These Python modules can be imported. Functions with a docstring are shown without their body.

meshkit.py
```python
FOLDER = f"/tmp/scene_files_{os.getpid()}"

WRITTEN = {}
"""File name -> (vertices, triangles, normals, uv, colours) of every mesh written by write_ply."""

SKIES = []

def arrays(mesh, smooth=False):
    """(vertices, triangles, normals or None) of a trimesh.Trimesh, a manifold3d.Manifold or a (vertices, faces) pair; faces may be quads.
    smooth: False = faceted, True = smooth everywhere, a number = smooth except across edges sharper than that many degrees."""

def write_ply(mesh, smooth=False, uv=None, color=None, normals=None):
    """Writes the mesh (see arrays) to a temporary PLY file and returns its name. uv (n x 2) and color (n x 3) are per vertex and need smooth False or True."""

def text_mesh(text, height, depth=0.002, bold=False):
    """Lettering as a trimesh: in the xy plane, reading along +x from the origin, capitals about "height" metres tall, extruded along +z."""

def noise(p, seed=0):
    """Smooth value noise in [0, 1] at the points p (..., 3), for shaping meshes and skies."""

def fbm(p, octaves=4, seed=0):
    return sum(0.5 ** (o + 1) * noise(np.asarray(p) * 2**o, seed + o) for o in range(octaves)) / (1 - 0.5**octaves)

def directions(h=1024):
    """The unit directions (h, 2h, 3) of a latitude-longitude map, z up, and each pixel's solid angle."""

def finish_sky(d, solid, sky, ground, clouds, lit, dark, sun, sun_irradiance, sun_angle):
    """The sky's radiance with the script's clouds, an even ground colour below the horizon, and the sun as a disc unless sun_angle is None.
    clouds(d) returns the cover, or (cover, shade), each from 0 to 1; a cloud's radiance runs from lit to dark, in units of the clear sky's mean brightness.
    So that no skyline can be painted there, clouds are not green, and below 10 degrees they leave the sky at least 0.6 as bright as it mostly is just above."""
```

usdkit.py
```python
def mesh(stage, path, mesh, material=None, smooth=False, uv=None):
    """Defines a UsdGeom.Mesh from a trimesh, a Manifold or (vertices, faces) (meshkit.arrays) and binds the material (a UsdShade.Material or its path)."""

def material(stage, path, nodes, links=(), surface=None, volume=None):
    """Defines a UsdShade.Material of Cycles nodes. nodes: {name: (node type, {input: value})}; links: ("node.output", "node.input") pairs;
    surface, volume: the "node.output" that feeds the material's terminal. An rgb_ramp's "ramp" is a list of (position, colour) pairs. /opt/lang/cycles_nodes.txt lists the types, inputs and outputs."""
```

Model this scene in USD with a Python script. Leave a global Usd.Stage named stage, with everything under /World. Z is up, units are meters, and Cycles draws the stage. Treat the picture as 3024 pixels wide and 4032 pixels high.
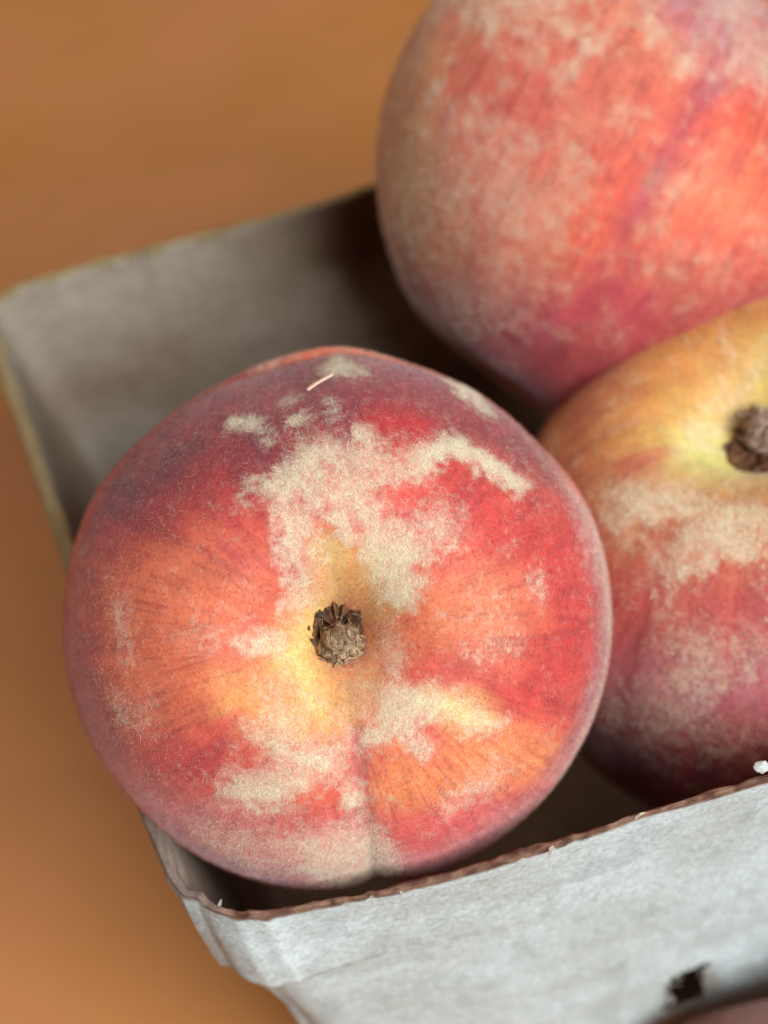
import math
import numpy as np
import trimesh, manifold3d, usdkit
from pxr import Gf, Sdf, Usd, UsdGeom, UsdLux, UsdShade, Vt
from meshkit import fbm, noise

stage = Usd.Stage.CreateInMemory()
UsdGeom.SetStageUpAxis(stage, "Z")
UsdGeom.SetStageMetersPerUnit(stage, 1.0)
UsdGeom.Xform.Define(stage, "/World")
UsdGeom.Scope.Define(stage, "/World/Looks")

# ---------------------------------------------------------------- camera, lamps, exposure
POS, RIGHT, UP, AHEAD = [0.03966, -0.10955, 0.26784], [0.965209, -0.175652, -0.193698], [0.260492, 0.710311, 0.653913], [-0.022725, 0.68162, -0.731354]
EXPOSURE = 1.2
FSTOP, FOCUS = 16.0, 0.201
camera = UsdGeom.Camera.Define(stage, "/World/camera")
mtx = np.eye(4); mtx[0, :3], mtx[1, :3], mtx[2, :3], mtx[3, :3] = RIGHT, UP, -np.array(AHEAD), POS
camera.AddTransformOp().Set(Gf.Matrix4d(mtx.tolist()))
camera.CreateHorizontalApertureAttr(36.0)
camera.CreateFocalLengthAttr(18.0 / math.tan(math.radians(13)))
camera.CreateClippingRangeAttr(Gf.Vec2f(0.01, 50))
camera.CreateFStopAttr(FSTOP)
camera.CreateFocusDistanceAttr(FOCUS)
camera.CreateExposureAttr(EXPOSURE)


def lamp(name, where, target, width, height, colour, intensity):
    """A rectangular soft lamp at where, shining towards target."""
    l = UsdLux.RectLight.Define(stage, "/World/" + name)
    z = np.array(where, float) - np.array(target, float); z /= np.linalg.norm(z)
    x = np.cross([0, 0, 1.0], z)
    x = np.array([1.0, 0, 0]) if np.linalg.norm(x) < 1e-4 else x / np.linalg.norm(x)
    m = np.eye(4); m[0, :3], m[1, :3], m[2, :3], m[3, :3] = x, np.cross(z, x), z, where
    l.AddTransformOp().Set(Gf.Matrix4d(m.tolist()))
    l.CreateWidthAttr(width); l.CreateHeightAttr(height)
    l.CreateColorAttr(Gf.Vec3f(*colour)); l.CreateIntensityAttr(intensity)


# the window of the room, in front and to the right, and an added warm fill panel standing in for bounce off the unseen ceiling
lamp("window_light", (0.98, -1.30, 1.12), (0.07, 0.06, 0.06), 1.2, 1.2, (0.80, 0.94, 1.0), 6.9)
lamp("ceiling_bounce_fill", (-0.5, 0.9, 2.3), (0.07, 0.06, 0.06), 2.6, 2.6, (1.0, 0.90, 0.78), 0.70)


# ---------------------------------------------------------------- helpers
def lin(c):
    c = np.asarray(c, float) / 255.0
    return np.where(c <= 0.04045, c / 12.92, ((c + 0.055) / 1.055) ** 2.4)


def unit(v):
    v = np.asarray(v, float)
    return v / np.linalg.norm(v, axis=-1, keepdims=True)


def smooth(a, b, x):
    t = np.clip((x - a) / (b - a), 0, 1)
    return t * t * (3 - 2 * t)


def tag(prim, label=None, category=None, group=None, kind=None):
    for k, v in (("label", label), ("category", category), ("group", group), ("kind", kind)):
        if v:
            prim.SetCustomDataByKey(k, v)
    return prim


def thing(name, loc, label, category, group=None):
    x = UsdGeom.Xform.Define(stage, "/World/" + name)
    x.AddTranslateOp().Set(Gf.Vec3d(*map(float, loc)))
    return tag(x.GetPrim(), label, category, group)


def part(parent, name, mesh, material, soft=True, colours=None, masks=None, bloom=None):
    m = usdkit.mesh(stage, f"{parent}/{name}", mesh, material, smooth=soft)
    api = UsdGeom.PrimvarsAPI(m)
    if colours is not None:
        api.CreatePrimvar("pigment", Sdf.ValueTypeNames.Color3fArray, "vertex").Set(Vt.Vec3fArray.FromNumpy(np.asarray(colours, np.float32)))
    if bloom is not None:
        api.CreatePrimvar("bloom", Sdf.ValueTypeNames.Color3fArray, "vertex").Set(Vt.Vec3fArray.FromNumpy(np.asarray(bloom, np.float32)))
    for k, v in (masks or {}).items():
        api.CreatePrimvar(k, Sdf.ValueTypeNames.FloatArray, "vertex").Set(Vt.FloatArray.FromNumpy(np.asarray(v, np.float32)))
    return m.GetPrim()


def look(name, nodes, links, surface="p.BSDF"):
    return usdkit.material(stage, "/World/Looks/" + name, nodes, links, surface=surface)


# ---------------------------------------------------------------- materials
OBJ = ("texture_coordinate", {})
table_mat = look("varnished_wood", {
    "o": OBJ,
    "mp": ("mapping", {"scale": (1.0, 2.2, 1.0), "rotation": (0, 0, 0.9)}),
    "n1": ("noise_texture", {"scale": 7.0, "detail": 3.0}),
    "n2": ("noise_texture", {"scale": 14.0, "detail": 6.0, "roughness": 0.6, "distortion": 0.6}),
    "r1": ("rgb_ramp", {"ramp": [(0.3, lin((174, 110, 46))), (0.65, lin((188, 120, 76)))]}),
    "r2": ("rgb_ramp", {"ramp": [(0.3, (0.91, 0.90, 0.88)), (0.7, (1.03, 1.03, 1.03))]}),
    "m": ("mix", {"mix_type": "multiply", "fac": 0.8}),
    "b": ("bump", {"strength": 0.06, "distance": 0.001}),
    "p": ("principled_bsdf", {"roughness": 0.5, "specular_ior_level": 0.3}),
}, [("o.object", "n1.vector"), ("o.object", "mp.vector"), ("mp.vector", "n2.vector"), ("n1.fac", "r1.fac"), ("n2.fac", "r2.fac"),
    ("r1.color", "m.color1"), ("r2.color", "m.color2"), ("m.color", "p.base_color"), ("n2.fac", "b.height"), ("b.normal", "p.normal")])

def skin_look(name, grain, gain, lo, hi, top):
    return look(name, {
    "o": OBJ,
    "c": ("attribute", {"attribute": "pigment"}),
    "d": ("attribute", {"attribute": "down"}),
    "n1": ("noise_texture", {"scale": 2300.0, "detail": 2.0, "roughness": 0.6}),
    "n2": ("noise_texture", {"scale": 320.0, "detail": 4.0, "roughness": 0.6}),
    "r1": ("rgb_ramp", {"ramp": [(0.50, (0, 0, 0)), (0.66, (1, 1, 1))]}),
    "inv": ("math", {"math_type": "multiply_add", "value2": -0.65, "value3": 0.42, "use_clamp": True}),
    "f": ("math", {"math_type": "multiply"}),
    "m1": ("mix", {"mix_type": "mix", "color2": lin((150, 38, 40))}),
    "r2": ("rgb_ramp", {"ramp": [(0.3, (0.84, 0.80, 0.80)), (0.7, (1.12, 1.12, 1.12))]}),
    "m2": ("mix", {"mix_type": "multiply", "fac": 1.0}),
    "w": ("attribute", {"attribute": "bloom"}),
    "n3": ("noise_texture", {"scale": grain, "detail": 5.0, "roughness": 0.75}),
    "n4": ("noise_texture", {"scale": 260.0, "detail": 3.0, "roughness": 0.6}),
    "g1": ("math", {"math_type": "multiply_add", "value2": gain, "value3": -gain / 2}),
    "g2": ("math", {"math_type": "multiply_add", "value2": 0.7, "value3": -0.35}),
    "g3": ("math", {"math_type": "add"}), "g4": ("math", {"math_type": "add"}),
    "g5": ("map_range", {"range_type": "smoothstep", "from_min": lo, "from_max": hi, "to_min": 0.0, "to_max": top, "clamp": True}),
    "m3": ("mix", {"mix_type": "mix"}),
    "b": ("bump", {"strength": 0.25, "distance": 0.0002}),
    "p": ("principled_bsdf", {"roughness": 0.62, "specular_ior_level": 0.25, "sheen_weight": 0.35, "sheen_roughness": 0.4, "sheen_tint": (0.98, 0.94, 1.0)}),
}, [("o.object", "n1.vector"), ("o.object", "n2.vector"), ("n1.fac", "r1.fac"), ("d.fac", "inv.value1"), ("r1.color", "f.value1"), ("inv.value", "f.value2"),
    ("f.value", "m1.fac"), ("c.color", "m1.color1"), ("n2.fac", "r2.fac"), ("m1.color", "m2.color1"), ("r2.color", "m2.color2"), ("o.object", "n3.vector"), ("o.object", "n4.vector"), ("n3.fac", "g1.value1"), ("n4.fac", "g2.value1"), ("g1.value", "g3.value1"), ("g2.value", "g3.value2"),
    ("g3.value", "g4.value1"), ("d.fac", "g4.value2"), ("g4.value", "g5.value"), ("g5.result", "m3.fac"), ("m2.color", "m3.color1"), ("w.color", "m3.color2"), ("m3.color", "p.base_color"),
    ("n3.fac", "b.height"), ("b.normal", "p.normal")])


skin_mat = skin_look("peach_skin", 1050.0, 1.5, 0.16, 0.92, 0.74)
soft_skin_mat = skin_look("peach_skin_soft", 420.0, 0.9, 0.05, 1.1, 0.80)

down_mat = look("peach_down", {
    "a": ("attribute", {"attribute": "pigment"}),
    "d": ("diffuse_bsdf", {}),
    "t": ("translucent_bsdf", {}),
    "m": ("mix_closure", {"fac": 0.4}),
}, [("a.color", "d.color"), ("a.color", "t.color"), ("d.BSDF", "m.closure1"), ("t.BSDF", "m.closure2")], surface="m.closure")

stem_mat = look("dry_stem", {
    "o": OBJ,
    "c": ("attribute", {"attribute": "pigment"}),
    "n": ("noise_texture", {"scale": 900.0, "detail": 4.0, "roughness": 0.65}),
    "r": ("rgb_ramp", {"ramp": [(0.32, (0.35, 0.32, 0.30)), (0.7, (1.5, 1.5, 1.5))]}),
    "m": ("mix", {"mix_type": "multiply", "fac": 1.0}),
    "b": ("bump", {"strength": 0.8, "distance": 0.0004}),
    "p": ("principled_bsdf", {"roughness": 0.8, "specular_ior_level": 0.2}),
}, [("o.object", "n.vector"), ("n.fac", "r.fac"), ("c.color", "m.color1"), ("r.color", "m.color2"), ("m.color", "p.base_color"), ("n.fac", "b.height"), ("b.normal", "p.normal")])

board_mat = look("grey_chipboard", {
    "o": OBJ,
    "c": ("attribute", {"attribute": "pigment"}),
    "mp": ("mapping", {"scale": (1.0, 1.0, 1.25)}),
    "n1": ("noise_texture", {"scale": 620.0, "detail": 5.0, "roughness": 0.75, "distortion": 1.6}),
    "n2": ("noise_texture", {"scale": 45.0, "detail": 4.0, "roughness": 0.6}),
    "n3": ("noise_texture", {"scale": 1100.0, "detail": 2.0}),
    "r1": ("rgb_ramp", {"ramp": [(0.32, (0.66, 0.65, 0.62)), (0.5, (0.95, 0.95, 0.94)), (0.66, (1.20, 1.21, 1.22))]}),
    "r2": ("rgb_ramp", {"ramp": [(0.35, (0.86, 0.83, 0.79)), (0.65, (1.05, 1.06, 1.06))]}),
    "r3": ("rgb_ramp", {"ramp": [(0.24, (0.45, 0.42, 0.40)), (0.33, (1, 1, 1))]}),
    "m1": ("mix", {"mix_type": "multiply", "fac": 1.0}), "m2": ("mix", {"mix_type": "multiply", "fac": 1.0}), "m3": ("mix", {"mix_type": "multiply", "fac": 0.7}),
    "b": ("bump", {"strength": 0.5, "distance": 0.0003}),
    "p": ("principled_bsdf", {"roughness": 0.85, "specular_ior_level": 0.2}),
}, [("o.object", "mp.vector"), ("mp.vector", "n1.vector"), ("mp.vector", "n2.vector"), ("o.object", "n3.vector"), ("n1.fac", "r1.fac"), ("n2.fac", "r2.fac"), ("n3.fac", "r3.fac"),
    ("c.color", "m1.color1"), ("r1.color", "m1.color2"), ("m1.color", "m2.color1"), ("r2.color", "m2.color2"), ("m2.color", "m3.color1"), ("r3.color", "m3.color2"),
    ("m3.color", "p.base_color"), ("n1.fac", "b.height"), ("b.normal", "p.normal")])

hand_mat = look("skin_tone", {
    "o": OBJ,
    "n": ("noise_texture", {"scale": 300.0, "detail": 4.0}),
    "r": ("rgb_ramp", {"ramp": [(0.3, lin((150, 100, 90))), (0.7, lin((172, 120, 108)))]}),
    "b": ("bump", {"strength": 0.3, "distance": 0.0003}),
    "p": ("principled_bsdf", {"roughness": 0.5, "subsurface_weight": 0.15, "subsurface_scale": 0.003}),
}, [("o.object", "n.vector"), ("n.fac", "r.fac"), ("r.color", "p.base_color"), ("n.fac", "b.height"), ("b.normal", "p.normal")])
straw_mat = look("dry_straw", {"p": ("principled_bsdf", {"base_color": lin((226, 186, 160)), "roughness": 0.6})}, [])
lint_mat = look("pale_lint", {"p": ("principled_bsdf", {"base_color": (0.55, 0.52, 0.49), "roughness": 0.9})}, [])

# ---------------------------------------------------------------- table
def rounded_box(size, r):
    s = np.array(size) / 2 - r
    return manifold3d.Manifold.batch_hull([manifold3d.Manifold.sphere(r, 16).translate((sx * s[0], sy * s[1], sz * s[2])) for sx in (-1, 1) for sy in (-1, 1) for sz in (-1, 1)])


table = usdkit.mesh(stage, "/World/table_top", rounded_box((1.6, 1.5, 0.03), 0.004).translate((0.1, 0.35, -0.015)), table_mat, smooth=30).GetPrim()
tag(table, kind="structure")

# ---------------------------------------------------------------- basket
RIM = 0.085
CORNERS = np.array([[-0.0015, 0.0], [0.140, 0.0], [0.158, 0.1395], [-0.0300, 0.1400]])
RADII = [0.012, 0.012, 0.010, 0.009]
N_ROUND = 760


def outline():
    """The rim's outer line, N_ROUND points anticlockwise from the middle of the front, with outward normals."""
    pts = []
    for i in range(4):
        p, a, b = CORNERS[i], CORNERS[i - 1], CORNERS[(i + 1) % 4]
        da, db = unit(a - p), unit(b - p)
        half = math.acos(float(da @ db)) / 2
        t = RADII[i] / math.tan(half)
        c = p + unit(da + db) * RADII[i] / math.sin(half)
        a0, a1 = (math.atan2(*(q - c)[::-1]) for q in (p + da * t, p + db * t))
        if a1 < a0: a1 += 2 * math.pi
        pts += [c + RADII[i] * np.array([math.cos(x), math.sin(x)]) for x in np.linspace(a0, a1, 24)]
    pts = np.array(pts)
    closed = np.vstack([pts, pts[:1]])
    s = np.r_[0, np.cumsum(np.linalg.norm(np.diff(closed, axis=0), axis=1))]
    q = np.linspace(0, s[-1], N_ROUND, endpoint=False)
    o = np.stack([np.interp(q, s, closed[:, k]) for k in (0, 1)], 1)
    d = np.roll(o, -1, 0) - np.roll(o, 1, 0)
    n = unit(np.stack([d[:, 1], -d[:, 0]], 1))
    # the board bows where fruit leans on it
    bow = -0.0022 * np.exp(-((o[:, 0] - 0.032) / 0.022) ** 2) * (o[:, 1] < 0.004)
    o[:, 1] += bow
    o[:, 1] += 0.0042 * np.exp(-((o[:, 0] - 0.085) / 0.03) ** 2) * (o[:, 1] > 0.13)
    o[:, 0] += -0.0020 * np.exp(-((o[:, 1] - 0.030) / 0.030) ** 2) * (o[:, 0] < 0.0) * (o[:, 1] > 0.005)
    return o, n


OUT, NRM = outline()
AROUND = np.linspace(0, 2 * math.pi, N_ROUND, endpoint=False)
TAPER = 0.105
WALL = 0.00035 + 0.00145 * smooth(0.0, 0.02, OUT[:, 1]) - 0.0009 * smooth(0.12, 0.138, OUT[:, 1])


def ring(z, inset, wob=None):
    p = OUT - NRM * (inset + TAPER * (RIM - z) + np.zeros(N_ROUND))[:, None]
    return np.column_stack([p, np.full(N_ROUND, z) if not np.ndim(z) else z])


def grid_faces(rows, flip=False):
    i, j = np.meshgrid(np.arange(rows - 1), np.arange(N_ROUND), indexing="ij")
    a, b = i * N_ROUND + j, i * N_ROUND + (j + 1) % N_ROUND
    c, d = b + N_ROUND, a + N_ROUND
    q = np.stack([a, b, c, d], -1).reshape(-1, 4)
    return q[:, ::-1] if flip else q


P3 = np.column_stack([OUT * 900, np.zeros(N_ROUND)])
rim_up = (fbm(P3 * 0.12, 3, 3) - 0.5) * 0.0010 + np.maximum(0, fbm(P3 * 0.8, 3, 8) - 0.66) * 0.0030
thick = WALL + (fbm(P3 * 0.6, 4, 5) - 0.5) * 0.0007
ROWS = 100
zs = np.linspace(0.0, RIM, ROWS)
outer, inner = [], []
for z in zs:
    f = (z / RIM) ** 8
    zz = z + rim_up * f
    outer.append(ring(zz, 0.0004))
    inner.append(ring(np.maximum(zz, 0.0012), 0.0004 + WALL + (thick - WALL) * f))
outer, inner = np.concatenate(outer), np.concatenate(inner)
# gentle unevenness of the pressed board
dent = np.tile(NRM, (ROWS, 1)) * ((fbm(outer * [70, 70, 90], 3, 11) - 0.5) * 0.0012)[:, None]
for arr in (outer, inner):
    arr[:, :2] += dent
quads = grid_faces(ROWS)
# a ragged hole punched through the front wall
HOLE = np.array([0.0600, 0.0188])
mid = outer[quads].mean(1)
hx, hz = (mid[:, 0] - HOLE[0] - 0.08 * (mid[:, 2] - HOLE[1])) / 0.0030, (mid[:, 2] - HOLE[1]) / 0.0074
ragged = (fbm(np.column_stack([mid[:, 0] * 600, mid[:, 2] * 300, mid[:, 1] * 0]), 2, 21) - 0.5) * 0.4
hole = (mid[:, 1] < 0.03) & (np.maximum(np.abs(hx), np.abs(hz)) + ragged < 1.0)
keep = quads[~hole]
M = ROWS * N_ROUND
edges = {}
for a, b, c, d in keep:
    for e in ((a, b), (b, c), (c, d), (d, a)):
        edges[e] = 1
rims = [(a, b) for (a, b) in edges if (b, a) not in edges]
sides = np.array([[b, a, a + M, b + M] for a, b in rims])
V = np.vstack([outer, inner])
F = np.vstack([keep, keep[:, ::-1] + M, sides])
F3 = np.vstack([F[:, [0, 1, 2]], F[:, [0, 2, 3]]])
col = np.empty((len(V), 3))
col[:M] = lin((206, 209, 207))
stain_and_bounce = np.clip(0.55 * smooth(0.3, 0.75, fbm(V[M:] * [22, 22, 34], 4, 35)) + 0.7 * smooth(0.015, 0.06, V[M:, 0] + (fbm(V[M:] * 60, 3, 36) - 0.5) * 0.02) * (V[M:, 1] > 0.1), 0, 1)[:, None]  # random brown blotches, plus the back peach's warm bounce painted in at right
col[M:] = lin((176, 156, 140)) * (1 - stain_and_bounce) + lin((136, 104, 78)) * stain_and_bounce
grime = fbm(V[:M] * [240, 240, 60], 3, 31)
col[:M] *= (1 - 0.16 * smooth(0.55, 0.75, grime))[:, None] * np.array([1.0, 0.99, 0.975]) ** smooth(0.5, 0.8, grime)[:, None]
h2 = np.hypot((V[:M, 0] - HOLE[0] - 0.0010) / 0.0046, (V[:M, 2] - HOLE[1] + 0.0010) / 0.0086) + (fbm(V[:M] * 700, 2, 5) - 0.5) * 0.5
worn = (1 - smooth(0.7, 1.35, h2)) * (V[:M, 1] < 0.03)
col[:M] = col[:M] * (1 - 0.75 * worn[:, None]) + 0.75 * worn[:, None] * lin((150, 132, 112))
basket = thing("fruit_basket", (0.06, 0.07, 0.0), "pale grey chipboard fruit basket with a brown torn edge, standing on the orange-brown table", "basket")
B = "/World/fruit_basket"
SHIFT = np.array([0.06, 0.07, 0.0])


def edge_colour(points):
    t = fbm(points * 800, 3, 41)
    front = 1 - smooth(0.0, 0.03, points[:, 1])
    a, b = lin((138, 112, 80)), lin((168, 148, 108))
    base = a + (b - a) * t[:, None]
    red = lin((150, 112, 92)) + (lin((98, 62, 50)) - lin((150, 112, 92))) * smooth(0.3, 0.65, t)[:, None]
    grey = lin((140, 122, 116))
    left = smooth(-0.004, 0.001, -points[:, 0]) * (1 - smooth(0.02, 0.05, points[:, 1]))
    c = base * (1 - front[:, None]) + red * front[:, None]
    return c * (1 - 0.7 * left[:, None]) + 0.7 * left[:, None] * grey


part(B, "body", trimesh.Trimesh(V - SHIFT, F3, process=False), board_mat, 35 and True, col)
# the raw cut edge along the top of board and band, with its torn fibres
top_o, top_i = outer[-N_ROUND:], inner[-N_ROUND:]
edge_o = np.column_stack([OUT + NRM * 0.00015, top_o[:, 2]])
rows = [edge_o - [0, 0, 0.0006]]
for k, t in enumerate(np.linspace(0, 1, 9)):
    p = edge_o * (1 - t) + top_i * t
    p[:, 2] += 0.00010 + np.sin(t * math.pi) * 0.00015 + (fbm(np.column_stack([OUT * 330, np.full(N_ROUND, k * 0.9)]), 5, 51) - 0.5) * 0.0005 * (0 < k < 8)
    p[:, :2] += NRM * ((fbm(np.column_stack([OUT * 200, np.full(N_ROUND, k * 0.3 + 9)]), 4, 52) - 0.5) * 0.0005)[:, None]
    rows.append(p)
rows.append(rows[-1] - [0, 0, 0.0012])
lip = np.vstack(rows)
part(B, "cut_edge", trimesh.Trimesh(lip - SHIFT, np.vstack([(q := grid_faces(len(rows)))[:, [0, 1, 2]], q[:, [0, 2, 3]]]), process=False), board_mat, True, edge_colour(lip))

# the floor inside
floor = ring(0.0, 0.0004 + WALL * 0.5)
fc = np.array([*floor[:, :2].mean(0), 0.0])
fl = np.vstack([floor, fc])
j = np.arange(N_ROUND)
top = np.column_stack([j, (j + 1) % N_ROUND, np.full(N_ROUND, N_ROUND)])
fv = np.vstack([fl + [0, 0, 0.0016], fl + [0, 0, 0.0003]])
k = N_ROUND + 1
side = np.column_stack([j + k, (j + 1) % N_ROUND + k, (j + 1) % N_ROUND, j])
ff = np.vstack([top, top[:, ::-1] + k, side[:, [0, 1, 2]], side[:, [0, 2, 3]]])
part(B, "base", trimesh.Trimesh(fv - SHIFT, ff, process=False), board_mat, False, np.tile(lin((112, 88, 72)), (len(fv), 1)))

# the band of board round the outside of the rim
bz = np.linspace(RIM - 0.0003, RIM - 0.0195, 26)
band = []
corner_dist = np.linalg.norm(OUT[:, None] - CORNERS[None] * [1, 1], axis=2).min(1)
crease = sum(np.exp(-((corner_dist - c) / 0.0007) ** 2) for c in (0.0052, 0.0088))
low = (fbm(P3 * 0.25, 3, 61) - 0.5) * 0.0014
for q, z in enumerate(bz):
    t = q / (len(bz) - 1)
    puff = 0.0009 * np.exp(-(corner_dist / 0.008) ** 2) * math.sin(t * math.pi * 0.75)
    fold = 0.00032 * crease * (0.6 + 0.4 * fbm(np.column_stack([OUT * 300, np.full(N_ROUND, z * 900)]), 2, 71))
    p = OUT + NRM * (0.0002 + puff + fold - (0.0020 + 0.0012 * (OUT[:, 1] < 0.03)) * t * (1 - np.exp(-(corner_dist / 0.016) ** 2)))[:, None]
    zz = np.full(N_ROUND, z) + rim_up * (1 - t) ** 8 + low * t
    band.append(np.column_stack([p, zz]))
back = []
for q in range(len(bz)):
    src = band[len(bz) - 1 - q].copy()
    src[:, :2] -= NRM * 0.0005
    back.append(src)
bv = np.vstack(band + back)
bv[:, :2] += np.tile(NRM, (len(bv) // N_ROUND, 1)) * ((fbm(bv * [90, 90, 120], 3, 12) - 0.5) * 0.0007)[:, None]
nb = len(bv) // N_ROUND
bq = np.vstack([grid_faces(nb), np.column_stack([(nb - 1) * N_ROUND + j, (nb - 1) * N_ROUND + (j + 1) % N_ROUND, (j + 1) % N_ROUND, j])])[:, ::-1]
bc = np.tile(lin((207, 210, 208)), (len(bv), 1))
bc *= (1 - 0.14 * smooth(0.5, 0.75, fbm(bv * [200, 200, 60], 3, 33)))[:, None]
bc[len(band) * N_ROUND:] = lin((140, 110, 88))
cr = np.clip(np.tile(crease, nb), 0, 1) * (bv[:, 1] < 0.03)
bc = bc * (1 + 0.10 * cr[:, None])
bc[:N_ROUND] = edge_colour(bv[:N_ROUND])
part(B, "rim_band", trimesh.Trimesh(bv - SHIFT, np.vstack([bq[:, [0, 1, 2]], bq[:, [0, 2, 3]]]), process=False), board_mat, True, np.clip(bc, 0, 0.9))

# torn fibres round the punched hole and along the cut edge
rng = np.random.default_rng(5)


def flakes(spots, normals, size, lift, n_seed=1):
    """Small bent slivers standing on the given spots."""
    r = np.random.default_rng(n_seed)
    vs, fs = [], []
    for s, n in zip(spots, normals):
        d = unit(r.normal(size=3)); d = unit(d - n * (d @ n) * (1 - lift)); w = unit(np.cross(d, n) + 1e-9)
        L, W = size * r.uniform(0.5, 1.4), size * r.uniform(0.12, 0.3)
        m = s + d * L * 0.55 + n * L * 0.12 * r.uniform(0, 1)
        e = s + d * L + n * L * lift * r.uniform(-0.2, 0.9)
        th = n * size * 0.04
        b0 = len(vs)
        for c, ww in ((s, W), (m, W * r.uniform(0.7, 1.2)), (e, W * r.uniform(0.1, 0.6))):
            vs += [c - w * ww + th, c + w * ww + th, c + w * ww - th, c - w * ww - th]
        for a in (0, 4):
            for q in range(4):
                A_, B_ = b0 + a + q, b0 + a + (q + 1) % 4
                fs += [[A_, B_, B_ + 4], [A_, B_ + 4, A_ + 4]]
        fs += [[b0, b0 + 2, b0 + 1], [b0, b0 + 3, b0 + 2], [b0 + 8, b0 + 9, b0 + 10], [b0 + 8, b0 + 10, b0 + 11]]
    return trimesh.Trimesh(np.array(vs), np.array(fs), process=False)


hole_rim = np.unique(np.array([e for e in rims if 0.006 < outer[e[0], 2] < 0.045 and outer[e[0], 1] < 0.03 and abs(outer[e[0], 0] - HOLE[0]) < 0.009]))
if len(hole_rim):
    sp = outer[rng.choice(hole_rim, 26)] + rng.normal(size=(26, 3)) * [0.0002, 0.0001, 0.0002]
    part(B, "torn_fibre", trimesh.Trimesh((fm := flakes(sp, np.tile([0, -1.0, 0.1], (26, 1)), 0.0013, 0.25, 3)).vertices - SHIFT, fm.faces, process=False), board_mat, False,
         np.tile(lin((150, 140, 130)), (len(fm.vertices), 1)))
ei = rng.choice(np.flatnonzero(OUT[:, 1] < 0.004), 16)
sp = edge_o[ei] + rng.normal(size=(16, 3)) * 0.0003
part(B, "torn_fibre_001", trimesh.Trimesh((fm := flakes(sp, np.tile([0, 0, 1.0], (16, 1)), 0.0010, 0.4, 4)).vertices - SHIFT, fm.faces, process=False), board_mat, False,
     np.tile(lin((190, 178, 166)), (len(fm.vertices), 1)))
for q in ("torn_fibre", "torn_fibre_001"):
    if stage.GetPrimAtPath(f"{B}/{q}"):
        tag(stage.GetPrimAtPath(f"{B}/{q}"), kind="stuff")

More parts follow.
